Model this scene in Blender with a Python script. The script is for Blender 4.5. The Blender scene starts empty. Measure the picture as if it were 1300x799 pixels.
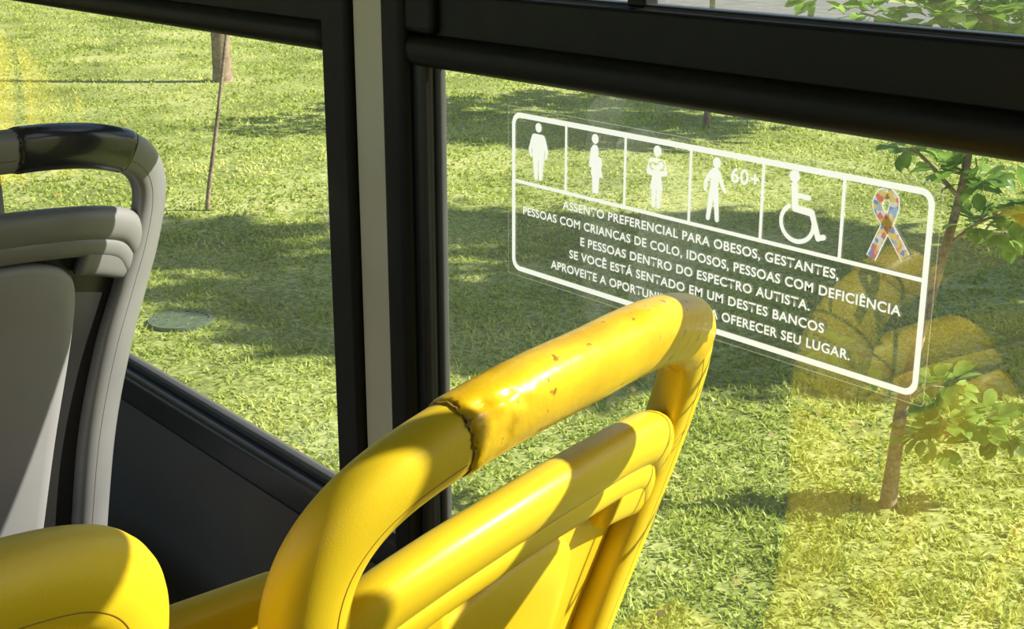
import bpy, bmesh, math, random
import numpy as np
from mathutils import Vector, Matrix
random.seed(4); np.random.seed(4)
Z0 = 2.3           # camera eye height above the lawn
SC = bpy.context.scene
COL = SC.collection
WY = 0.90          # inner plane of the window wall
SC.view_settings.view_transform = 'Standard'

# ------------------------------------------------------------ materials
def newmat(name):
    m = bpy.data.materials.new(name); m.use_nodes = True
    nt = m.node_tree; nt.nodes.clear()
    out = nt.nodes.new('ShaderNodeOutputMaterial')
    return m, nt, out
def N(nt, t, **kw):
    n = nt.nodes.new(t)
    for k, v in kw.items():
        if k in n.inputs: n.inputs[k].default_value = v
        else: setattr(n, k, v)
    return n
def plastic(name, c1, c2=None, rough=0.4, scale=8, bump=0.05, bscale=300, spec=0.5, metal=0.0, coat=0.0, rvar=0.1, scuff=None):
    m, nt, out = newmat(name)
    L = nt.links.new
    b = N(nt, 'ShaderNodeBsdfPrincipled')
    b.inputs['Metallic'].default_value = metal
    b.inputs['Specular IOR Level'].default_value = spec
    b.inputs['Coat Weight'].default_value = coat
    tc = N(nt, 'ShaderNodeTexCoord')
    nz = N(nt, 'ShaderNodeTexNoise'); nz.inputs['Scale'].default_value = scale; nz.inputs['Detail'].default_value = 6
    L(tc.outputs['Object'], nz.inputs['Vector'])
    r = N(nt, 'ShaderNodeValToRGB')
    c2 = c2 or tuple(x*0.8 for x in c1)
    r.color_ramp.elements[0].position = .35; r.color_ramp.elements[1].position = .65
    r.color_ramp.elements[0].color = (*c2, 1); r.color_ramp.elements[1].color = (*c1, 1)
    L(nz.outputs['Fac'], r.inputs['Fac'])
    colout = r.outputs['Color']
    n2 = N(nt, 'ShaderNodeTexNoise'); n2.inputs['Scale'].default_value = bscale
    L(tc.outputs['Object'], n2.inputs['Vector'])
    hout = n2.outputs['Fac']
    if scuff:
        n3 = N(nt, 'ShaderNodeTexNoise'); n3.inputs['Scale'].default_value = 75; n3.inputs['Detail'].default_value = 4
        L(tc.outputs['Object'], n3.inputs['Vector'])
        th = N(nt, 'ShaderNodeMapRange'); th.inputs['From Min'].default_value = .645; th.inputs['From Max'].default_value = .675
        L(n3.outputs['Fac'], th.inputs['Value'])
        mx = N(nt, 'ShaderNodeMix'); mx.data_type = 'RGBA'
        L(th.outputs['Result'], mx.inputs[0]); L(colout, mx.inputs[6]); mx.inputs[7].default_value = (*scuff, 1)
        colout = mx.outputs[2]
    L(colout, b.inputs['Base Color'])
    mr = N(nt, 'ShaderNodeMapRange'); mr.inputs['To Min'].default_value = max(0.02, rough-rvar); mr.inputs['To Max'].default_value = rough+rvar
    L(nz.outputs['Fac'], mr.inputs['Value']); L(mr.outputs['Result'], b.inputs['Roughness'])
    bp = N(nt, 'ShaderNodeBump'); bp.inputs['Strength'].default_value = bump; bp.inputs['Distance'].default_value = 0.001
    L(hout, bp.inputs['Height']); L(bp.outputs['Normal'], b.inputs['Normal'])
    L(b.outputs['BSDF'], out.inputs['Surface'])
    return m
Y_MAIN = plastic('yellow_plastic', (0.84, 0.60, 0.020), (0.78, 0.55, 0.018), rough=.40, bump=.10, bscale=900)
Y_GRIP = plastic('yellow_grip_rubber', (0.80, 0.52, 0.010), (0.68, 0.41, 0.008), rough=.31, scale=22, bump=.45, bscale=120, coat=.15, scuff=(.30, .15, .012))
Y_SEAM = plastic('yellow_seam', (0.28, 0.15, 0.01), rough=.6)
G_FRAME = plastic('grey_plastic', (0.27, 0.27, 0.285), (0.23, 0.23, 0.245), rough=.38, bump=.1, bscale=900)
G_PANEL = plastic('grey_panel_plastic', (0.38, 0.38, 0.41), (0.35, 0.35, 0.38), rough=.45, bump=.1, bscale=900)
G_DARK = plastic('dark_shell_plastic', (0.03, 0.03, 0.031), rough=.35)
G_GRIP_SHADE = plastic('shaded_grip_rubber', (0.026, 0.028, 0.040), rough=.25, coat=.3)  # shadow over the grey grip, painted in as this dark tone
BLACK = plastic('black_frame_paint', (0.008, 0.008, 0.008), (0.005, 0.005, 0.005), rough=.5, scale=30, bump=.08, spec=.3)
RUBBER = plastic('window_rubber', (0.022, 0.023, 0.025), rough=.38, bump=.1)
SILLM = plastic('sill_grey', (0.075, 0.078, 0.082), rough=.4)
BEIGE = plastic('beige_strip', (0.80, 0.75, 0.61), (0.75, 0.70, 0.56), rough=.55, scale=4)
WALLG = plastic('dark_grey_laminate', (0.155, 0.138, 0.118), (0.135, 0.12, 0.102), rough=.7, scale=3, bump=.2, bscale=700, spec=.15)
LIGHTG = plastic('ceiling_laminate', (0.5, 0.5, 0.48), rough=.5)
FLOORM = plastic('vinyl_floor', (0.05, 0.05, 0.05), (0.03, 0.03, 0.03), rough=.6, scale=120)
METAL = plastic('grey_metal', (0.12, 0.12, 0.12), rough=.35, metal=.7)
ROADM = plastic('asphalt', (0.20, 0.20, 0.205), (0.13, 0.13, 0.135), rough=.8, scale=3)
REFLECT_GREEN = plastic('reflection_green', (0.12, 0.17, 0.10), (0.07, 0.10, 0.06), rough=.7, scale=25)  # green of a window reflection, given to the made-up disc on the lawn

def glass(name, tint, base=.08, haze=0.0):
    m, nt, out = newmat(name); L = nt.links.new
    tr = N(nt, 'ShaderNodeBsdfTransparent'); tr.inputs['Color'].default_value = (*tint, 1)
    gl = N(nt, 'ShaderNodeBsdfGlossy'); gl.inputs['Roughness'].default_value = 0.0
    lw = N(nt, 'ShaderNodeLayerWeight'); lw.inputs['Blend'].default_value = .5
    p = N(nt, 'ShaderNodeMath', operation='POWER'); p.inputs[1].default_value = 5
    L(lw.outputs['Facing'], p.inputs[0])
    mr = N(nt, 'ShaderNodeMapRange'); mr.inputs['To Min'].default_value = base; mr.inputs['To Max'].default_value = .9
    L(p.outputs[0], mr.inputs['Value'])
    mx = N(nt, 'ShaderNodeMixShader'); L(mr.outputs['Result'], mx.inputs['Fac'])
    L(tr.outputs[0], mx.inputs[1]); L(gl.outputs[0], mx.inputs[2])
    last = mx
    if haze > 0:
        df = N(nt, 'ShaderNodeBsdfTranslucent'); df.inputs['Color'].default_value = (.9, .9, .82, 1)
        m2 = N(nt, 'ShaderNodeMixShader'); m2.inputs['Fac'].default_value = haze
        L(mx.outputs[0], m2.inputs[1]); L(df.outputs[0], m2.inputs[2]); last = m2
    L(last.outputs[0], out.inputs['Surface'])
    return m
GLASS = glass('window_glass', (.98, .99, .94), .13, .009)
FILM = glass('sticker_film', (.93, .94, .92), .03, .012)
FILM_E = glass('sticker_film_edge', (.95, .95, .95), .1, .12)

def vinyl(name, col, puzzle=False):
    m, nt, out = newmat(name); L = nt.links.new
    d = N(nt, 'ShaderNodeBsdfDiffuse'); t = N(nt, 'ShaderNodeBsdfTranslucent')
    d.inputs['Color'].default_value = (*col, 1); t.inputs['Color'].default_value = (*col, 1)
    if puzzle:
        tc = N(nt, 'ShaderNodeTexCoord'); v = N(nt, 'ShaderNodeTexVoronoi'); v.inputs['Scale'].default_value = 270
        L(tc.outputs['Object'], v.inputs['Vector'])
        s = N(nt, 'ShaderNodeSeparateColor'); L(v.outputs['Color'], s.inputs[0])
        r = N(nt, 'ShaderNodeValToRGB'); r.color_ramp.interpolation = 'CONSTANT'
        e = r.color_ramp.elements
        e[0].position = 0; e[0].color = (.85, .30, .26, 1); e[1].position = .18; e[1].color = (.92, .74, .32, 1)
        for pos, c in ((.48, (.32, .42, .78, 1)), (.64, (.88, .88, .86, 1)), (.84, (.5, .65, .88, 1)), (.92, (.9, .5, .35, 1))):
            k = e.new(pos); k.color = c
        L(s.outputs[0], r.inputs['Fac']); L(r.outputs['Color'], d.inputs['Color']); L(r.outputs['Color'], t.inputs['Color'])
    mx = N(nt, 'ShaderNodeMixShader'); mx.inputs['Fac'].default_value = .5
    L(d.outputs[0], mx.inputs[1]); L(t.outputs[0], mx.inputs[2]); L(mx.outputs[0], out.inputs['Surface'])
    return m
WHITE = vinyl('white_vinyl', (.80, .82, .90)); PUZ = vinyl('puzzle_vinyl', (1, 1, 1), True)

def foliage(name, c1, c2, c3, scale=1.5, trans=.35, rough=.5, fine=40, lo=.36, hi=.64):
    m, nt, out = newmat(name); L = nt.links.new
    b = N(nt, 'ShaderNodeBsdfPrincipled'); b.inputs['Roughness'].default_value = rough; b.inputs['Specular IOR Level'].default_value = .3
    t = N(nt, 'ShaderNodeBsdfTranslucent')
    tc = N(nt, 'ShaderNodeTexCoord')
    n1 = N(nt, 'ShaderNodeTexNoise'); n1.inputs['Scale'].default_value = scale; n1.inputs['Detail'].default_value = 5
    n2 = N(nt, 'ShaderNodeTexNoise'); n2.inputs['Scale'].default_value = fine; n2.inputs['Detail'].default_value = 3
    L(tc.outputs['Object'], n1.inputs['Vector']); L(tc.outputs['Object'], n2.inputs['Vector'])
    mm = N(nt, 'ShaderNodeMix'); mm.data_type = 'FLOAT'; mm.inputs[0].default_value = .5
    L(n1.outputs['Fac'], mm.inputs[2]); L(n2.outputs['Fac'], mm.inputs[3])
    r = N(nt, 'ShaderNodeValToRGB'); e = r.color_ramp.elements
    e[0].position = lo; e[0].color = (*c1, 1); e[1].position = hi; e[1].color = (*c3, 1)
    k = e.new(.5); k.color = (*c2, 1)
    L(mm.outputs[0], r.inputs['Fac']); L(r.outputs['Color'], b.inputs['Base Color']); L(r.outputs['Color'], t.inputs['Color'])
    mx = N(nt, 'ShaderNodeMixShader'); mx.inputs['Fac'].default_value = trans
    L(b.outputs[0], mx.inputs[1]); L(t.outputs[0], mx.inputs[2]); L(mx.outputs[0], out.inputs['Surface'])
    return m
BLADE = foliage('grass_blade', (.27, .35, .055), (.46, .56, .11), (.68, .70, .24), .8, .42, lo=.41, hi=.59)
SOIL = foliage('lawn_soil', (.17, .20, .05), (.30, .36, .09), (.48, .49, .20), .9, .0, .9, 25, lo=.41, hi=.59)
LEAF = foliage('tree_leaf', (.09, .19, .03), (.20, .36, .06), (.38, .56, .13), 6, .45, .35, 15)
BARK = foliage('bark', (.14, .10, .065), (.27, .20, .14), (.42, .34, .26), 8, 0, .9, 60)
DRY = foliage('dry_leaf', (.25, .12, .04), (.4, .25, .08), (.55, .45, .25), 3, .1)

# ------------------------------------------------------------ mesh helpers
def obj(name, me, parent=None, mats=()):
    o = bpy.data.objects.new(name, me); COL.objects.link(o)
    for m in mats: me.materials.append(m)
    if parent: o.parent = parent
    return o
def empty(name):
    e = bpy.data.objects.new(name, None); COL.objects.link(e); e.empty_display_size = .1
    return e
def mesh(name, v, f, smooth=True):
    me = bpy.data.meshes.new(name); me.from_pydata([tuple(x) for x in v], [], f); me.update()
    if smooth:
        me.polygons.foreach_set('use_smooth', [True]*len(me.polygons))
    return me
def box(name, a, b, mat, bevel=0.0, parent=None, seg=3):
    """a,b corners with z relative to the eye"""
    bm = bmesh.new(); bmesh.ops.create_cube(bm, size=1)
    for v in bm.verts:
        v.co = Vector([(a[i]+b[i])/2 + v.co[i]*abs(b[i]-a[i]) for i in range(3)]); v.co.z += Z0
    if bevel: bmesh.ops.bevel(bm, geom=bm.edges[:], offset=bevel, segments=seg, affect='EDGES', profile=.5)
    me = bpy.data.meshes.new(name); bm.to_mesh(me); bm.free()
    if bevel: me.polygons.foreach_set('use_smooth', [True]*len(me.polygons))
    o = obj(name, me, parent, [mat])
    if bevel:
        md = o.modifiers.new('wn', 'WEIGHTED_NORMAL')
    return o
def catmull(P, n=12):
    P = [np.array(p, float) for p in P]; Q = [2*P[0]-P[1]]+P+[2*P[-1]-P[-2]]; out = []
    for i in range(1, len(Q)-2):
        for k in range(n):
            t = k/n; a, b, c, d = Q[i-1], Q[i], Q[i+1], Q[i+2]
            out.append(.5*((2*b)+(-a+c)*t+(2*a-5*b+4*c-d)*t*t+(-a+3*b-3*c+d)*t**3))
    out.append(Q[-2]); return out

# ------------------------------------------------------------ bus seats
HALF = [(0, -.029), (.06, -.030), (.122, -.039), (.176, -.058), (.207, -.088), (.217, -.130), (.208, -.19),
        (.190, -.25), (.165, -.34), (.146, -.46), (.14, -.60), (.14, -.74)]
def seat(name, ox, oy, oz, mats, grip, grip_noise=0.0, yaw=0.0, curv=.07, pw=1.0, pl=1.0):
    frame_m, panel_m, shell_m, grip_m, seam_m = mats
    root = empty(name)
    def Pm(y, z, off):
        return (ox - curv*(y/.235)**2 - yaw*y + .32*z + off, oy + y, oz + z + Z0)
    full = [(-y, z) for y, z in HALF[::-1][:-1]] + HALF
    path = catmull(full, 14)
    def sweep(nm, pts, r1, r2, off0, mat, nseg=24, ex=.85, cap=True, rf=None, jag=0, blist=()):
        v = []; f = []; n = len(pts)
        for i, p in enumerate(pts):
            t = pts[min(i+1, n-1)] - pts[max(i-1, 0)]; t = t/np.linalg.norm(t); nn = np.array([-t[1], t[0]])
            k0 = rf(i, n) if rf else 1
            a1 = r1(p) if callable(r1) else r1; a2 = r2(p) if callable(r2) else r2
            for j in range(nseg):
                th = 2*math.pi*j/nseg; c, s = math.cos(th), math.sin(th)
                c = math.copysign(abs(c)**ex, c); s = math.copysign(abs(s)**ex, s); k = k0
                for bi, bt, br, ba in blist:
                    dt = math.degrees(th)-bt; k += ba*math.exp(-((i-bi)/br)**2-(dt/(br*9))**2)
                q = p + nn*a1*c*k
                if jag and i < 3: q = q + t*jag*(math.sin(j*1.3)+math.sin(j*2.9+1))
                v.append(Pm(q[0], q[1], off0 + a2*s*k))
        for i in range(n-1):
            for j in range(nseg):
                f.append((i*nseg+j, i*nseg+(j+1) % nseg, (i+1)*nseg+(j+1) % nseg, (i+1)*nseg+j))
        if cap:
            f.append(tuple(range(nseg))); f.append(tuple(range((n-1)*nseg, n*nseg))[::-1])
        bm_ = mesh(nm, v, f)
        o = obj(nm, bm_, root, [mat]); 
        b = bmesh.new(); b.from_mesh(bm_); bmesh.ops.recalc_face_normals(b, faces=b.faces[:]); b.to_mesh(bm_); b.free()
        return o
    def R1(p): return .0270 + .003*max(0, min(1, (-p[1]-.12)/.2))
    sweep('handle_frame', path, R1, .0245, 0, frame_m)
    # grip sleeve
    g = [p for p in path if grip[0] < p[0] < grip[1] and p[1] > -.13]
    def rf(i, n):
        e = min(i, n-1-i)
        k = 1.0 if e > 1 else (.95, 1.0)[e]
        return k*(1+grip_noise*math.sin(i*1.9)*math.cos(i*.7))
    bl = ((5, 50, 1.1, .12), (8, 72, .9, .08), (3, 30, 1.0, -.11), (7, 38, .8, -.09), (11, 55, .9, .06), (6, 92, .8, -.07)) if grip_noise else ()
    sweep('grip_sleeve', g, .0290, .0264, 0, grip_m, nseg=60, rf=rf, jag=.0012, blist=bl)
    # seams at sleeve ends and along the frame
    for idx, e in enumerate((0, -1)):
        i0 = [i for i, p in enumerate(path) if np.allclose(p, g[e])][0]
        seg = path[i0-1:i0+1] if e == 0 else path[i0:i0+2]
        d = seg[1]-seg[0]; mid = seg[0] if e == -1 else seg[1]
        sweep('grip_seam_%d' % (idx+1), [mid-d*.14, mid+d*.14], .0278, .0252, 0, seam_m, nseg=60, jag=.0012 if e == 0 else 0)
    def seamline(nm, pts, sh, off, w=.0006):
        q = []
        n = len(pts)
        for i, p in enumerate(pts):
            t = pts[min(i+1, n-1)] - pts[max(i-1, 0)]; t = t/np.linalg.norm(t); q.append(p+np.array([-t[1], t[0]])*sh)
        sweep(nm, q, w, w, off, seam_m, nseg=6)
    li = [i for i, p in enumerate(path) if p[0] < grip[0] or p[1] < -.13 and p[0] < 0]
    ri = [i for i, p in enumerate(path) if p[0] > grip[1] or p[1] < -.13 and p[0] > 0]
    seamline('seam_a', [path[i] for i in li], -.008, .0235)
    seamline('seam_b', [path[i] for i in ri], -.008, .0235)
    # cross bar
    cb = catmull([(-.203, -.195), (-.176, -.160), (-.125, -.143), (-.06, -.134), (0, -.131), (.06, -.134), (.125, -.143), (.176, -.160), (.203, -.195)], 10)
    sweep('cross_bar', cb, .024, .021, .000, frame_m)
    seamline('seam_c', cb, .012, .0183)
    cb2 = [p*np.array([.93, 1])+np.array([0, -.028]) for p in cb]
    sweep('panel_lip', cb2, .014, .010, .008, frame_m)
    # gusset blocks where bar meets side frame
    for s in (-1, 1):
        gp = catmull([(s*.105, -.182), (s*.145, -.194), (s*.182, -.208)], 6)
        sweep('gusset_%s' % ('a' if s < 0 else 'b'), gp, .027, .013, .003, frame_m, ex=.6)
    # shell
    def wid(z):
        zs = [-h[1] for h in HALF[5:]]; ys = [h[0] for h in HALF[5:]]
        return float(np.interp(-z, zs, ys))
    v = []; f = []; nu, nv = 24, 30
    for layer, o_ in ((0, -.008), (1, -.022)):
        for j in range(nv+1):
            for i in range(nu+1):
                u = -1+2*i/nu; z = -.135 - (.74-.135)*j/nv
                if j == 0: z -= .02*u*u
                y = u*wid(z); v.append(Pm(y, z, o_))
    M = (nu+1)*(nv+1)
    for j in range(nv):
        for i in range(nu):
            a = j*(nu+1)+i; f.append((a, a+nu+1, a+nu+2, a+1)); f.append((M+a, M+a+1, M+a+nu+2, M+a+nu+1))
    obj('back_shell', mesh('back_shell', v, f), root, [shell_m])
    # raised panels
    def panel(nm, outline, h0, h1, mat, sgn=1):
        out = catmull(outline+[outline[0]], 8)[:-1]; c = np.mean(out, axis=0); K = len(out)
        rings = [(1, h0), (1.0, h0+(h1-h0)*.5), (.985, h0+(h1-h0)*.85), (.95, h1), (.8, h1), (.6, h1), (.4, h1), (.2, h1)]
        v = []; f = []
        for r, h in rings:
            for p in out:
                q = c+(p-c)*r; v.append(Pm(q[0], q[1], h*sgn))
        v.append(Pm(c[0], c[1], h1*sgn)); 
        for k in range(len(rings)-1):
            for i in range(K): f.append((k*K+i, k*K+(i+1) % K, (k+1)*K+(i+1) % K, (k+1)*K+i))
        k = len(rings)-1
        for i in range(K): f.append((k*K+i, k*K+(i+1) % K, len(v)-1))
        me = mesh(nm, v, f)
        b = bmesh.new(); b.from_mesh(me); bmesh.ops.recalc_face_normals(b, faces=b.faces[:]); b.to_mesh(me); b.free()
        obj(nm, me, root, [mat])
    ol = [(-.085, -.20), (-.045, -.182), (0, -.178), (.045, -.182), (.085, -.20), (.098, -.235), (.092, -.32), (.075, -.45), (.06, -.6), (.05, -.70),
          (0, -.715), (-.05, -.70), (-.06, -.6), (-.075, -.45), (-.092, -.32), (-.098, -.235)]
    panel('back_panel', [(a*(pw if a > 0 else pl), b) for a, b in ol], -.010, .010, panel_m)
    ol2 = [(-.14, -.19), (0, -.165), (.14, -.19), (.165, -.25), (.15, -.4), (.13, -.6), (.115, -.72), (0, -.735), (-.115, -.72), (-.13, -.6), (-.15, -.4), (-.165, -.25)]
    panel('backrest_pad', ol2, .018, .045, panel_m, -1)
    # seat pan, rounded, and pedestal
    def lb(nm, a, b, mat, bev):
        return box(nm, (ox+a[0], oy+a[1], oz+a[2]), (ox+b[0], oy+b[1], oz+b[2]), mat, bev, root, 4)
    lb('seat_pan', (-.72, -.205, -.87), (-.235, .205, -.80), frame_m, .03)
    lb('seat_cushion', (-.70, -.185, -.82), (-.29, .185, -.785), panel_m, .015)
    lb('support_beam', (-.56, -.19, -.91), (-.42, .19, -.865), G_DARK, .008)
    hb = -1.55-oz
    for s in (-1, 1):
        lb('leg_%d' % (1 if s < 0 else 2), (-.54, s*.13-.02, hb+.015), (-.44, s*.13+.02, -.90), METAL, .008)
    lb('floor_plate', (-.60, -.17, hb), (-.38, .17, hb+.02), METAL, .004)
    return root
ymats = (Y_MAIN, Y_MAIN, Y_MAIN, Y_GRIP, Y_SEAM)
gmats = (G_FRAME, G_PANEL, G_DARK, G_GRIP_SHADE, G_DARK)
ws = seat('bus_seat', -.62, .576, -.273, ymats, (-.128, .200), .006, .27, .03, .60, 1.3)
box('link_bracket', (-.775, .21, -.70), (-.745, .42, -.452), Y_MAIN, .012, ws, 4)
seat('bus_seat', -.520, .036, -.262, ymats, (-.17, .098), .004, .20, .04)
seat('bus_seat', -1.57, .532, -.258, gmats, (.010, .170))  # dark sleeve spans only the stretch where the shadow is painted
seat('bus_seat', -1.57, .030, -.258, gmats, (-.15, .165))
seat('bus_seat', -4.9, -.10, -.20, ymats, (-.15, .15))
seat('bus_seat', -5.7, -.10, -.20, ymats, (-.15, .15))

# ------------------------------------------------------------ bus body, window wall
wall = empty('wall_window_side')
X0, X1 = -7.5, 2.6
box('lower_panel', (X0, WY-.002, -1.55), (X1, WY+.05, -.80), WALLG, .0, wall)
box('upper_panel', (X0, WY, .36), (X1, WY+.05, .65), LIGHTG, 0, wall)
sill = empty('trim_sill')
box('sill_rail', (X0, WY-.035, -.835), (X1, WY+.01, -.775), RUBBER, .012, sill, 4)
box('sill_lip', (X0, WY-.012, -.782), (X1, WY+.004, -.762), SILLM, .005, sill)
pil = empty('window_pillar')
box('pillar_core', (-1.412, WY-.020, -.80), (-1.255, WY+.015, .5), BLACK, .004, pil)
box('beige_strip', (-1.356, WY-.0245, -.79), (-1.292, WY-.018, .5), BEIGE, .0012, pil)
box('pillar_edge_a', (-1.418, WY-.034, -.80), (-1.358, WY+.006, .5), BLACK, .01, pil, 4)
box('pillar_edge_b', (-1.290, WY-.036, -.80), (-1.243, WY+.006, .5), BLACK, .012, pil, 4)
for k, xx in enumerate((.55, -3.0)):
    p2 = empty('window_pillar')
    box('pillar_core', (xx, WY-.015, -.80), (xx+.18, WY+.045, .5), BLACK, .01, p2)
    box('pillar_strip', (xx+.06, WY-.018, -.79), (xx+.12, WY-.01, .5), BEIGE, .0012, p2)
for nm, xa, xb in (('trim_transom_beam', -1.250, X1), ('trim_transom_beam', X0, -1.415)):
    beam = empty(nm)
    box('lower_tube', (xa, WY-.033, -.182), (xb, WY+.012, -.146), BLACK, .015, beam, 5)
    box('sash_rail', (xa, WY-.020, -.150), (xb, WY+.008, -.100), BLACK, .005, beam)
    box('sash_lip', (xa, WY-.010, -.104), (xb, WY+.008, -.096), RUBBER, .003, beam)
    box('top_rail', (xa, WY-.02, .33), (xb, WY+.03, .37), BLACK, .005, beam)
    if xa > -2: box('corner_plate', (-1.250, WY-.030, -.146), (-1.195, WY-.005, .2), BLACK, .008, beam)
def window(name, xa, xb, mulls):
    w = empty(name)
    def pane(nm, x0, x1, z0, z1):
        v = [(x0, WY+.003, z0+Z0), (x1, WY+.003, z0+Z0), (x1, WY+.003, z1+Z0), (x0, WY+.003, z1+Z0)]
        obj(nm, mesh(nm, v, [(0, 1, 2, 3)], False), w, [GLASS])
    pane('main_glass', xa, xb, -.80, -.17); pane('transom_glass', xa, xb, -.12, .35)
    box('gasket_left', (xa-.004, WY-.022, -.80), (xa+.034, WY+.005, -.155), RUBBER, .012, w, 5)
    box('gasket_sheen_strip', (xa+.028, WY-.006, -.79), (xa+.042, WY+.005, -.155), SILLM, .004, w, 3)  # lighter grey puts the sky sheen on the gasket into its colour
    box('gasket_right', (xb-.040, WY-.016, -.80), (xb+.004, WY+.005, -.155), RUBBER, .01, w, 5)
    for m in mulls: box('mullion', (m-.012, WY-.012, -.10), (m+.012, WY+.008, .34), BLACK, .004, w)
window('window_1', -1.257, .55, (-.905, -.2))
window('window_2', -2.85, -1.402, (-2.2,))
window('window_3', -7.4, -3.0, (-4.2, -5.8))
window('window_4', .72, 2.5, (1.6,))
fl = empty('floor'); box('floor_slab', (X0, -1.55, -1.60), (X1, WY+.05, -1.55), FLOORM, 0, fl)
ce = empty('ceiling'); box('ceiling_slab', (X0, -1.6, .65), (X1, WY+.05, .70), LIGHTG, 0, ce)
ow = empty('wall_aisle_side')
box('low_panel', (X0, -1.6, -1.55), (X1, -1.55, -.70), WALLG, 0, ow)
box('top_panel', (X0, -1.6, .40), (X1, -1.55, .65), LIGHTG, 0, ow)
for xx in (-7.5, -5.2, -3.6, -1.9, -.2, 1.4): box('post', (xx, -1.6, -.70), (xx+.12, -1.55, .40), BLACK, 0, ow)
we = empty('wall_front'); box('front_panel', (X0-.05, -1.6, -1.6), (X0, WY+.05, .7), WALLG, 0, we)
wr = empty('wall_rear'); box('rear_panel', (X1, -1.6, -1.6), (X1+.05, WY+.05, .7), WALLG, 0, wr)

# ------------------------------------------------------------ sticker
st = empty('priority_seat_sticker')
SX0, SX1, SZ1, SZ0, SZM = -1.098, -.5845, -.2180, -.3890, -.291
YS = WY+.0020
class Flat:
    def __init__(s): s.v = []; s.f = []; s.raster = False; s.ops = []
    def poly(s, pts, lay=0, val=1):
        if s.raster: s.ops.append((np.array(pts), val)); return
        b = len(s.v)
        for x, z in pts: s.v.append((x, YS-lay*.0002, z+Z0))
        s.f.append(tuple(range(b, b+len(pts))))
    def quadstrip(s, A, B, close=False, lay=0):
        n = len(A)
        for i in range(n if close else n-1):
            j = (i+1) % n; s.poly([A[i], B[i], B[j], A[j]], lay)
    def ell(s, x, z, rx, rz=None, lay=0, val=1):
        rz = rz or rx; s.poly([(x+rx*math.cos(t*math.pi/14), z+rz*math.sin(t*math.pi/14)) for t in range(28)], lay, val)
    def cap(s, x1, z1, x2, z2, r, r2=None, lay=0, val=1):
        r2 = r2 or r; a = math.atan2(z2-z1, x2-x1)
        pts = [(x1+r*math.cos(a+math.pi/2+math.pi*k/8), z1+r*math.sin(a+math.pi/2+math.pi*k/8)) for k in range(9)]
        pts += [(x2+r2*math.cos(a-math.pi/2+math.pi*k/8), z2+r2*math.sin(a-math.pi/2+math.pi*k/8)) for k in range(9)]
        s.poly(pts, lay, val)
    def union(s, x0, x1, z0, z1, h=.0002):
        """single-layer cut-out: union/difference of the convex pieces, emitted as merged strips"""
        nxg, nzg = int((x1-x0)/h), int((z1-z0)/h); M = np.zeros((nzg, nxg), bool)
        for P, val in s.ops:
            i0 = max(0, int((P[:, 0].min()-x0)/h)-1); i1 = min(nxg, int((P[:, 0].max()-x0)/h)+2)
            j0 = max(0, int((P[:, 1].min()-z0)/h)-1); j1 = min(nzg, int((P[:, 1].max()-z0)/h)+2)
            gx, gz = np.meshgrid(x0+(np.arange(i0, i1)+.5)*h, z0+(np.arange(j0, j1)+.5)*h)
            pos = np.ones(gx.shape, bool); neg = np.ones(gx.shape, bool)
            for k in range(len(P)):
                a, b = P[k], P[(k+1) % len(P)]; cr = (b[0]-a[0])*(gz-a[1])-(b[1]-a[1])*(gx-a[0])
                pos &= cr >= -1e-12; neg &= cr <= 1e-12
            M[j0:j1, i0:i1][pos | neg] = bool(val)
        for j in range(nzg):
            row = np.concatenate([[0], M[j].astype(np.int8), [0]]); d = np.diff(row)
            for a, b in zip(np.where(d == 1)[0], np.where(d == -1)[0]):
                k = len(s.v)
                for x, z in ((a, j), (b, j), (b, j+1), (a, j+1)): s.v.append((x0+x*h, YS, z0+z*h+Z0))
                s.f.append((k, k+1, k+2, k+3))
    def make(s, nm, mat): return obj(nm, mesh(nm, s.v, s.f, False), st, [mat])
def rrect(x0, x1, z0, z1, r, n=8):
    o = []
    for cx, cz, a in ((x1-r, z1-r, 0), (x0+r, z1-r, 90), (x0+r, z0+r, 180), (x1-r, z0+r, 270)):
        for k in range(n+1):
            t = math.radians(a+90*k/n); o.append((cx+r*math.cos(t), cz+r*math.sin(t)))
    return o
W = .0054
F = Flat()
F.quadstrip(rrect(SX0, SX1, SZ0, SZ1, .013), rrect(SX0+W, SX1-W, SZ0+W, SZ1-W, .008), True)
lw = .0034
F.poly([(SX0+W, SZM-.0018), (SX1-W, SZM-.0018), (SX1-W, SZM+.0018), (SX0+W, SZM+.0018)])
cw = (SX1-SX0)/6
for i in range(1, 6):
    x = SX0+cw*i; F.poly([(x-lw/2, SZM+.0018), (x+lw/2, SZM+.0018), (x+lw/2, SZ1-W), (x-lw/2, SZ1-W)])
F.make('border_lines', WHITE)
film = Flat(); film.poly(rrect(SX0-.006, SX1+.006, SZ0-.005, SZ1+.005, .003)); o = film.make('clear_film', FILM); o.location.y = .0004
fe = Flat(); fe.quadstrip(rrect(SX0-.0068, SX1+.0068, SZ0-.0058, SZ1+.0058, .003), rrect(SX0-.006, SX1+.006, SZ0-.005, SZ1+.005, .003), True); fe.make('film_edge', FILM_E)
# pictograms: unit u, figure 10 units tall
G = Flat(); G.raster = True
u = .0058; zb = SZM+.0070
def cx(i): return SX0+cw*(i+.5)
def T(i, dx=0):
    c = cx(i)+dx
    return (lambda x: c+x*u), (lambda z: zb+z*u)
# obese
X, Z = T(0)
G.ell(X(0), Z(9.3), .85*u); G.ell(X(0), Z(5.6), 1.75*u, 2.1*u); G.cap(X(-1.1), Z(7.4), X(1.1), Z(7.4), .75*u)
for s in (-1, 1):
    G.cap(X(s*1.5), Z(7.3), X(s*2.3), Z(5.2), .45*u, .4*u); G.cap(X(s*2.3), Z(5.2), X(s*2.0), Z(4.1), .4*u, .3*u)
    G.cap(X(s*.85), Z(4.4), X(s*.6), Z(.3), .8*u, .5*u)
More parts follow.
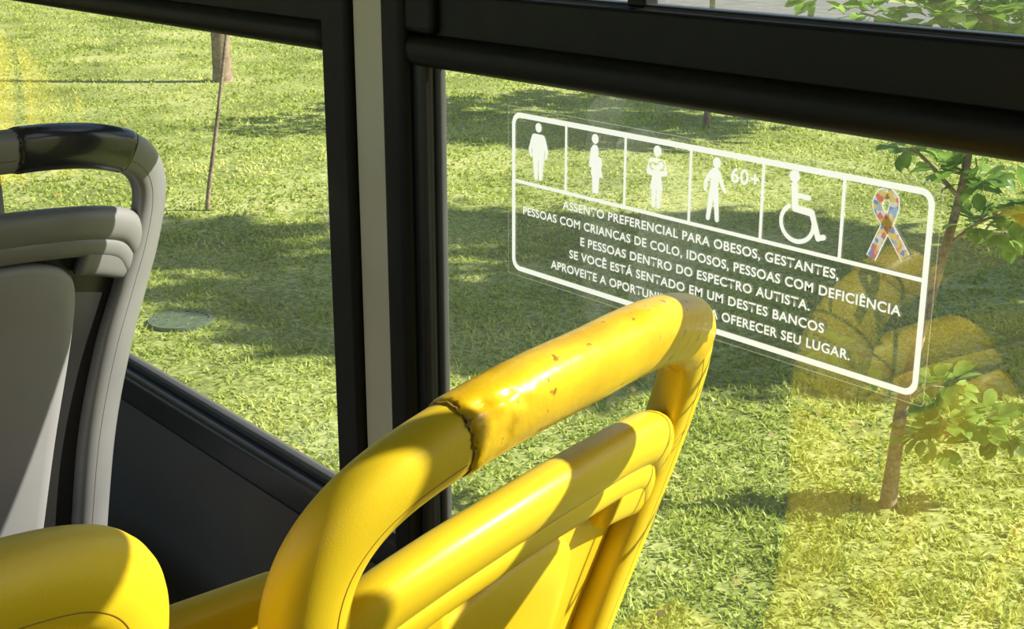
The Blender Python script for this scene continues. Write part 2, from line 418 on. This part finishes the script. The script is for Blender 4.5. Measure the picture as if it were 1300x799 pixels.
# pregnant
X, Z = T(1)
G.ell(X(0), Z(9.3), .85*u); G.cap(X(0), Z(7.5), X(0), Z(5.6), .85*u, .8*u); G.ell(X(.75), Z(5.3), 1.1*u, 1.15*u)
G.poly([(X(-.8), Z(6.3)), (X(.9), Z(6.3)), (X(2.1), Z(2.9)), (X(-.9), Z(2.9))])
G.cap(X(-.7), Z(7.4), X(-1.1), Z(4.6), .38*u, .32*u)
G.cap(X(-.1), Z(3), X(-.1), Z(.3), .55*u, .42*u); G.cap(X(.75), Z(3), X(.6), Z(.3), .5*u, .4*u)
# adult holding a baby
X, Z = T(2)
G.ell(X(0), Z(9.3), .9*u); G.poly([(X(-1.3), Z(8.1)), (X(1.3), Z(8.1)), (X(1.0), Z(5.2)), (X(-1.0), Z(5.2))])
G.poly([(X(-1.0), Z(5.2)), (X(1.0), Z(5.2)), (X(1.5), Z(2.9)), (X(-1.5), Z(2.9))])
G.cap(X(-1.4), Z(7.5), X(-1.9), Z(5.8), .5*u, .45*u); G.cap(X(1.4), Z(7.5), X(1.9), Z(6.0), .5*u, .45*u)
for s in (-1, 1): G.cap(X(s*.6), Z(3), X(s*.55), Z(.3), .5*u, .42*u)
G.cap(X(-1.2), Z(6.8), X(1.0), Z(6.6), .62*u, val=0); G.ell(X(.9), Z(7.1), .80*u, val=0)
G.ell(X(.85), Z(7.1), .60*u); G.cap(X(.3), Z(6.5), X(-1.1), Z(6.7), .45*u, .30*u)
G.cap(X(-1.9), Z(5.7), X(.5), Z(5.35), .45*u, .4*u); G.cap(X(1.9), Z(5.9), X(.2), Z(5.6), .45*u)
# elderly
X, Z = T(3, -.013)
G.ell(X(.3), Z(9.3), .85*u); G.cap(X(.1), Z(7.6), X(-.1), Z(5.2), .95*u, .8*u)
G.cap(X(-.7), Z(7.7), X(-1.8), Z(6.2), .42*u, .36*u); G.cap(X(-1.8), Z(6.2), X(-1.9), Z(4.8), .36*u, .3*u)
G.cap(X(.8), Z(7.7), X(1.5), Z(6.1), .42*u, .36*u); G.cap(X(1.5), Z(6.1), X(2.2), Z(5.0), .36*u, .3*u)
G.cap(X(-.4), Z(5), X(-1.1), Z(.4), .6*u, .42*u); G.cap(X(.3), Z(5), X(.8), Z(.4), .6*u, .42*u)
# plus sign of the age label
pxc, pzc = cx(3)+.0335, SZ1-.0200
G.cap(pxc-.0040, pzc, pxc+.0040, pzc, .0011); G.cap(pxc, pzc-.0040, pxc, pzc+.0040, .0011)
# wheelchair
X, Z = T(4)
G.ell(X(-1.5), Z(9.6), .95*u); G.cap(X(-1.4), Z(8.2), X(-1.1), Z(4.9), .62*u, .58*u); G.cap(X(-1.1), Z(4.9), X(2.0), Z(4.7), .55*u)
G.cap(X(2.0), Z(4.7), X(3.4), Z(1.2), .5*u); G.cap(X(3.4), Z(1.2), X(4.4), Z(1.5), .42*u); G.cap(X(-1.3), Z(6.9), X(1.3), Z(6.8), .38*u)
A = []; B = []
for k in range(41):
    t = math.radians(118+k*(365-118)/40); A.append((X(-.55+3.35*math.cos(t)), Z(2.75+3.1*math.sin(t)))); B.append((X(-.55+2.65*math.cos(t)), Z(2.75+2.4*math.sin(t))))
G.quadstrip(A, B)
G.union(SX0+W, SX1-W, SZM+.002, SZ1-W)
G.make('pictograms', WHITE)
# ribbon
X, Z = T(5)
Rb = Flat(); Re = Flat()
def ribbon(pts, w, lay):
    pts = catmull(pts, 10)
    for FF, ww, l in ((Re, w+.0008, lay), (Rb, w, lay+1)):
        A = []; B = []
        for i, p in enumerate(pts):
            t = pts[min(i+1, len(pts)-1)]-pts[max(i-1, 0)]; t /= np.linalg.norm(t); n = np.array([-t[1], t[0]])*ww
            A.append(tuple(p+n)); B.append(tuple(p-n))
        FF.quadstrip(A, B, lay=l)
ribbon([(X(-2.0), Z(0.2)), (X(-.6), Z(3.6)), (X(.9), Z(7.0)), (X(1.0), Z(9.0)), (X(0), Z(9.8))], .0042, 1)
ribbon([(X(3.6), Z(1.4)), (X(1.4), Z(4.2)), (X(-1.3), Z(7.3)), (X(-1.2), Z(9.1)), (X(0), Z(9.8))], .0042, 4)
Rb.make('puzzle_ribbon', PUZ); Re.make('ribbon_outline', WHITE)
def text(nm, s, xc, zc, width, h, bold=.022):
    cu = bpy.data.curves.new(nm, 'FONT'); cu.body = s; cu.size = 1; cu.offset = bold; cu.align_x = 'CENTER'; cu.space_character = 1.08
    to = bpy.data.objects.new('tmp', cu); COL.objects.link(to); bpy.context.view_layer.update()
    me = bpy.data.meshes.new_from_object(to.evaluated_get(bpy.context.evaluated_depsgraph_get()))
    bpy.data.objects.remove(to)
    xs = [v.co.x for v in me.vertices]; mn, mxx = min(xs), max(xs)
    k = width/(mxx-mn); kz = h/.73
    for v in me.vertices: v.co = Vector((xc+(v.co.x-(mn+mxx)/2)*k, YS-.0004, Z0+zc+(v.co.y-.36)*kz))
    return obj(nm, me, st, [WHITE])
xc = -.8425
text('text_line_1', 'ASSENTO PREFERENCIAL PARA OBESOS, GESTANTES,', xc, -.3035, .347, .0088)
text('text_line_2', 'PESSOAS COM CRIANÇAS DE COLO, IDOSOS, PESSOAS COM DEFICIÊNCIA', xc, -.3205, .473, .0088)
text('text_line_3', 'E PESSOAS DENTRO DO ESPECTRO AUTISTA.', xc, -.3370, .292, .0088)
text('text_line_4', 'SE VOCÊ ESTÁ SENTADO EM UM DESTES BANCOS', xc, -.3533, .325, .0088)
text('text_line_5', 'APROVEITE A OPORTUNIDADE PARA OFERECER SEU LUGAR.', xc, -.3700, .382, .0088)
text('text_age', '60', cx(3)+.0165, SZ1-.0195, .0205, .0140, .02)

# ------------------------------------------------------------ lawn
nx = 60
v = []; f = []
for j in range(nx+1):
    for i in range(nx+1):
        x = -60+100*i/nx; y = -25+85*j/nx; v.append((x, y, .02*math.sin(x*.7)*math.cos(y*.5)))
for j in range(nx):
    for i in range(nx):
        a = j*(nx+1)+i; f.append((a, a+1, a+nx+2, a+nx+1))
GROUND = obj('ground', mesh('ground', v, f), None, [SOIL])
def pdata(nm, V, nper, mat, parent=None):
    n = len(V)//nper; me = bpy.data.meshes.new(nm)
    me.vertices.add(len(V)); me.vertices.foreach_set('co', V.astype(np.float32).ravel())
    me.loops.add(len(V)); me.loops.foreach_set('vertex_index', np.arange(len(V), dtype=np.int32))
    me.polygons.add(n); me.polygons.foreach_set('loop_start', np.arange(0, len(V), nper, dtype=np.int32))
    me.update(calc_edges=True); me.validate()
    return obj(nm, me, parent, [mat])
NB = 420000
ang = math.radians(140.6) + np.random.uniform(-.72, .62, NB)
r = 3.2*(34/3.2)**np.random.rand(NB)
bx, by = r*np.cos(ang), r*np.sin(ang)
def wob(x, y, s, ph):
    return np.sin(x*s+ph+1.7*np.sin(y*s*.63+ph))*np.sin(y*s*1.1+2.1*ph+1.3*np.sin(x*s*.8))
cl = .5+.28*wob(bx, by, 14, .3)+.22*wob(bx, by, 31, 1.9)+.2*wob(bx, by, 3.1, 2.7)
keep = (by > 1.25) & (by < 19.3) & (np.random.rand(NB) < np.clip(cl*1.3, .2, 1)); bx, by, r, cl = bx[keep], by[keep], r[keep], cl[keep]; n = len(bx)
th = np.random.uniform(0, 2*np.pi, n); hgt = np.random.uniform(.008, .024, n)*(1+r/40)*(.6+cl); wd = .0058*(1+r/8)
ln = np.random.uniform(.01, .045, n); td = np.random.uniform(0, 2*np.pi, n)
V = np.zeros((n, 3, 3)); gz = .02*np.sin(bx*.7)*np.cos(by*.5)
V[:, 0] = np.stack([bx-wd*np.cos(th), by-wd*np.sin(th), gz-.003], 1); V[:, 1] = np.stack([bx+wd*np.cos(th), by+wd*np.sin(th), gz-.003], 1)
V[:, 2] = np.stack([bx+ln*np.cos(td), by+ln*np.sin(td), gz+hgt], 1)
pdata('lawn_grass', V.reshape(-1, 3), 3, BLADE, GROUND)
# fallen leaves
n = 200; a = math.radians(140.6)+np.random.uniform(-.6, .5, n); r = 4+14*np.random.rand(n)
px, py = r*np.cos(a), r*np.sin(a); V = np.zeros((n, 4, 3)); s = np.random.uniform(.015, .035, n); th = np.random.uniform(0, 6.28, n)
for k, (ka, kb) in enumerate(((1, 0), (0, .5), (-1, 0), (0, -.5))):
    V[:, k] = np.stack([px+s*(ka*np.cos(th)-kb*np.sin(th)), py+s*(ka*np.sin(th)+kb*np.cos(th)), .03+.02*np.random.rand(n)], 1)
pdata('fallen_leaves', V.reshape(-1, 3)[np.repeat(py > 1.4, 4)], 4, DRY, GROUND)
box('road', (-50, 19.6, -2.30), (30, 25.5, -2.26), ROADM, 0)
# made-up disc for a dark glass reflection: rim ring, slab and bars
dv = []; df = []
def disc(r0, r1, z0, z1, n=40):
    b = len(dv)
    for k in range(n):
        c, s = math.cos(2*math.pi*k/n), math.sin(2*math.pi*k/n)
        for rr, zz in ((r0, z0), (r0, z1), (r1, z1), (r1, z0)): dv.append((-6.78+rr*c, 3.17+rr*s, zz))
    for k in range(n):
        m = (k+1) % n
        for q in range(4): df.append((b+4*k+q, b+4*m+q, b+4*m+(q+1) % 4, b+4*k+(q+1) % 4))
disc(.155, .18, .0, .024); disc(.001, .16, .0, .012)
for k in range(7):
    x = -.13+k*.043; h = math.sqrt(max(.0004, .157**2-x*x)); b = len(dv)
    for dx, dy, dz in ((-.01, -h, .01), (.01, -h, .01), (.01, h, .01), (-.01, h, .01), (-.01, -h, .022), (.01, -h, .022), (.01, h, .022), (-.01, h, .022)): dv.append((-6.78+x+dx, 3.17+dy, dz))
    df += [(b+4, b+5, b+6, b+7), (b, b+1, b+5, b+4), (b+1, b+2, b+6, b+5), (b+2, b+3, b+7, b+6), (b+3, b, b+4, b+7)]
obj('reflection_disc', mesh('reflection_disc', dv, df, False), None, [REFLECT_GREEN])

# ------------------------------------------------------------ trees
def tube3(pts, rad, ns=10):
    v = []; f = []; pts = [Vector(p) for p in pts]
    for i, p in enumerate(pts):
        t = (pts[min(i+1, len(pts)-1)]-pts[max(i-1, 0)]).normalized(); a = t.cross(Vector((.3, 1, .1))).normalized(); b = t.cross(a)
        for j in range(ns):
            q = 2*math.pi*j/ns; v.append(p+(a*math.cos(q)+b*math.sin(q))*rad[i])
    for i in range(len(pts)-1):
        for j in range(ns): f.append((i*ns+j, i*ns+(j+1) % ns, (i+1)*ns+(j+1) % ns, (i+1)*ns+j))
    return v, f
class Tree:
    def __init__(s): s.v = []; s.f = []; s.m = []
    def branch(s, pts, rad, ns=10):
        P = catmull(pts, 5); n = len(P); rr = np.interp(np.linspace(0, 1, n), np.linspace(0, 1, len(rad)), rad)
        v, f = tube3([tuple(p) for p in P], rr, ns); b = len(s.v)
        s.v += v; s.f += [tuple(i+b for i in q) for q in f]; s.m += [0]*len(f)
    def leaf(s, p, L, w, d, up):
        d = Vector(d).normalized(); a = d.cross(Vector(up)).normalized(); nrm = a.cross(d)
        prof = ((0, 0, 0), (.25, .75, .08), (.55, 1, .1), (.8, .7, .06), (1, 0, -.05)); b = len(s.v); p = Vector(p)
        Lf = []; Mi = []; Rt = []
        for t, ww, h in prof:
            c = p+d*L*t+nrm*(h*L); Mi.append(c); Lf.append(c+a*ww*w+nrm*.12*w); Rt.append(c-a*ww*w+nrm*.12*w)
        s.v += Lf+Mi+Rt; n = len(prof)
        for i in range(n-1):
            s.f.append((b+i, b+n+i, b+n+i+1, b+i+1)); s.f.append((b+n+i, b+2*n+i, b+2*n+i+1, b+n+i+1)); s.m += [1, 1]
    def cluster(s, c, rad, n, L):
        c = Vector(c)
        for _ in range(int(n*2.0)):
            d = Vector(np.random.normal(size=3)); d.normalize(); d.z = d.z*.6+.15
            up = Vector((random.uniform(-.5, .5)-.1, random.uniform(-.5, .5)-.2, 1))
            s.leaf(c+d*rad*random.random()**.6, L*random.uniform(.7, 1.2), L*.31, d+Vector((0, 0, -.1)), up)
    def make(s, nm):
        me = mesh(nm, s.v, s.f); me.materials.append(BARK); me.materials.append(LEAF)
        me.polygons.foreach_set('material_index', s.m); me.update(); o = bpy.data.objects.new(nm, me); COL.objects.link(o); return o
Rv = Vector((.635, .773, 0)); Hv = Vector((-.773, .635, 0))
# young tree outside the right window
t = Tree(); B0 = Vector((-2.82, 4.22, 0))
def q(l, z, h=0): return B0+Rv*l+Hv*h+Vector((0, 0, z))
t.branch([q(0, -.02), q(.01, .2), q(.03, .5), q(.10, .9), q(.17, 1.3), q(.2, 1.8), q(.22, 2.1)], [.036, .028, .024, .019, .015, .012, .009])
for br, ends in (([q(.02, .25), q(.1, .32), q(.22, .34)], [(q(.2, .38), .10, 18), (q(.12, .32), .07, 10), (q(.17, .26), .07, 8)]),
                 ([q(.1, .33), q(.28, .3), q(.42, .28)], [(q(.42, .31), .09, 15), (q(.33, .36), .07, 9)]),
                 ([q(.02, .45), q(.12, .5), q(.18, .5)], [(q(.17, .51), .07, 10)]),
                 ([q(.03, .5), q(-.1, .62), q(-.28, .66)], [(q(-.1, .6), .05, 4), (q(-.28, .66), .05, 5)]),
                 ([q(.13, 1.05), q(.25, 1.15), q(.42, 1.2)], [(q(.25, 1.14), .10, 14), (q(.42, 1.2), .13, 22), (q(.35, 1.1), .08, 10), (q(.55, 1.18), .12, 16)]),
                 ([q(.15, 1.2), q(.2, 1.32), q(.16, 1.36)], [(q(.12, 1.34), .1, 14), (q(.22, 1.3), .09, 12)]),
                 ([q(.15, 1.25), q(.0, 1.4), q(-.07, 1.42)], [(q(-.05, 1.42), .06, 7)]),
                 ([q(.18, 1.6), q(.0, 1.82), q(-.25, 1.90)], [(q(-.2, 1.90), .1, 16), (q(0, 1.88), .12, 26), (q(-.4, 1.95), .08, 9)]),
                 ([q(.2, 1.6), q(.35, 1.80), q(.5, 1.86)], [(q(.3, 1.86), .13, 36), (q(.48, 1.88), .14, 36), (q(.14, 1.90), .12, 34), (q(.55, 1.94), .12, 22)]),
                 ([q(.2, 1.9), q(.22, 2.0), q(.24, 2.08)], [(q(.22, 2.04), .16, 22)])):
    t.branch(br, [.009, .006, .004], 6)
    for c, rd, nn in ends: t.cluster(c, rd, nn, .090)
t.make('young_tree')
# thin sapling and far trunks in the left window
def simple_tree(nm, base, h, r0, crown_h, cr, nleaf, L, lean=(0, 0), squash=.6, crown=True):
    t = Tree(); b = Vector((*base, 0)); l = Vector((*lean, 0))
    t.branch([b+Vector((0, 0, -.05)), b+Vector((0, 0, .12))+l*.02, b+Vector((.02, -.01, h*.35))+l*.35, b+Vector((-.02, .02, h*.7))+l*.7, b+Vector((0, 0, h))+l], [r0*1.35, r0, r0*.85, r0*.7, r0*.4])
    if crown:
        c0 = b+l+Vector((0, 0, crown_h))
        for k in range(9):
            a = k*2.4; e = c0+Vector((math.cos(a)*cr*.7, math.sin(a)*cr*.7, random.uniform(-.3, .5)*cr))
            t.branch([b+l*.8+Vector((0, 0, crown_h-cr*.7)), (c0+e)/2+Vector((0, 0, -.15*cr)), e], [r0*.45, r0*.3, r0*.1], 6)
            for j in range(nleaf//9):
                d = Vector(np.random.normal(size=3)); d.normalize()
                p = e+Vector((d.x*cr*.42, d.y*cr*.42, d.z*cr*.42*squash))*random.random()**.4
                t.leaf(p, L*random.uniform(.7, 1.3), L*.3, Vector(np.random.normal(size=3)), Vector((random.uniform(-.6, .6), random.uniform(-.6, .6), 1)))
    return t.make(nm)
simple_tree('sapling', (-9.24, 4.61), 1.9, .017, 2.6, .5, 90, .12, lean=(.18, .24))
simple_tree('tree', (-15.9, 8.26), 4.0, .125, 4.8, 2.2, 1800, .26)
simple_tree('sapling', (-9.5, 10.4), 2.8, .035, 3.1, .7, 200, .16)
simple_tree('tree', (-1.27, 10.75), 3.2, .13, 3.7, 1.7, 2700, .26)
simple_tree('tree', (.33, 13.33), 6.6, .18, 7.6, 1.9, 2800, .30)
simple_tree('tree', (-6.7, 14.7), 4.0, .14, 4.7, 1.9, 1400, .28)

# ------------------------------------------------------------ light
sd = bpy.data.lights.new('sun', 'SUN'); sd.energy = 10.0; sd.angle = math.radians(.53); sd.color = (1, .945, .81)
so = bpy.data.objects.new('sun', sd); COL.objects.link(so)
el = math.radians(36); S = Vector((.635*math.cos(el), .773*math.cos(el), math.sin(el)))
so.rotation_euler = S.to_track_quat('Z', 'Y').to_euler(); so.location = (5, 8, 9)
w = bpy.data.worlds.new('sky'); SC.world = w; w.use_nodes = True; nt = w.node_tree
bg = nt.nodes['Background']; sk = nt.nodes.new('ShaderNodeTexSky'); sk.sky_type = 'NISHITA'; sk.sun_disc = False
sk.sun_elevation = el; sk.sun_rotation = math.atan2(.635, .773)
nt.links.new(sk.outputs[0], bg.inputs[0]); bg.inputs[1].default_value = .165

cam = bpy.data.cameras.new('camera'); co = bpy.data.objects.new('camera', cam); COL.objects.link(co)
cam.sensor_width = 36; cam.lens = 1723/1300*36; cam.clip_start = .02
co.location = (0, 0, Z0); co.rotation_euler = (math.radians(90-17.25), 0, math.radians(50.6))
SC.camera = co
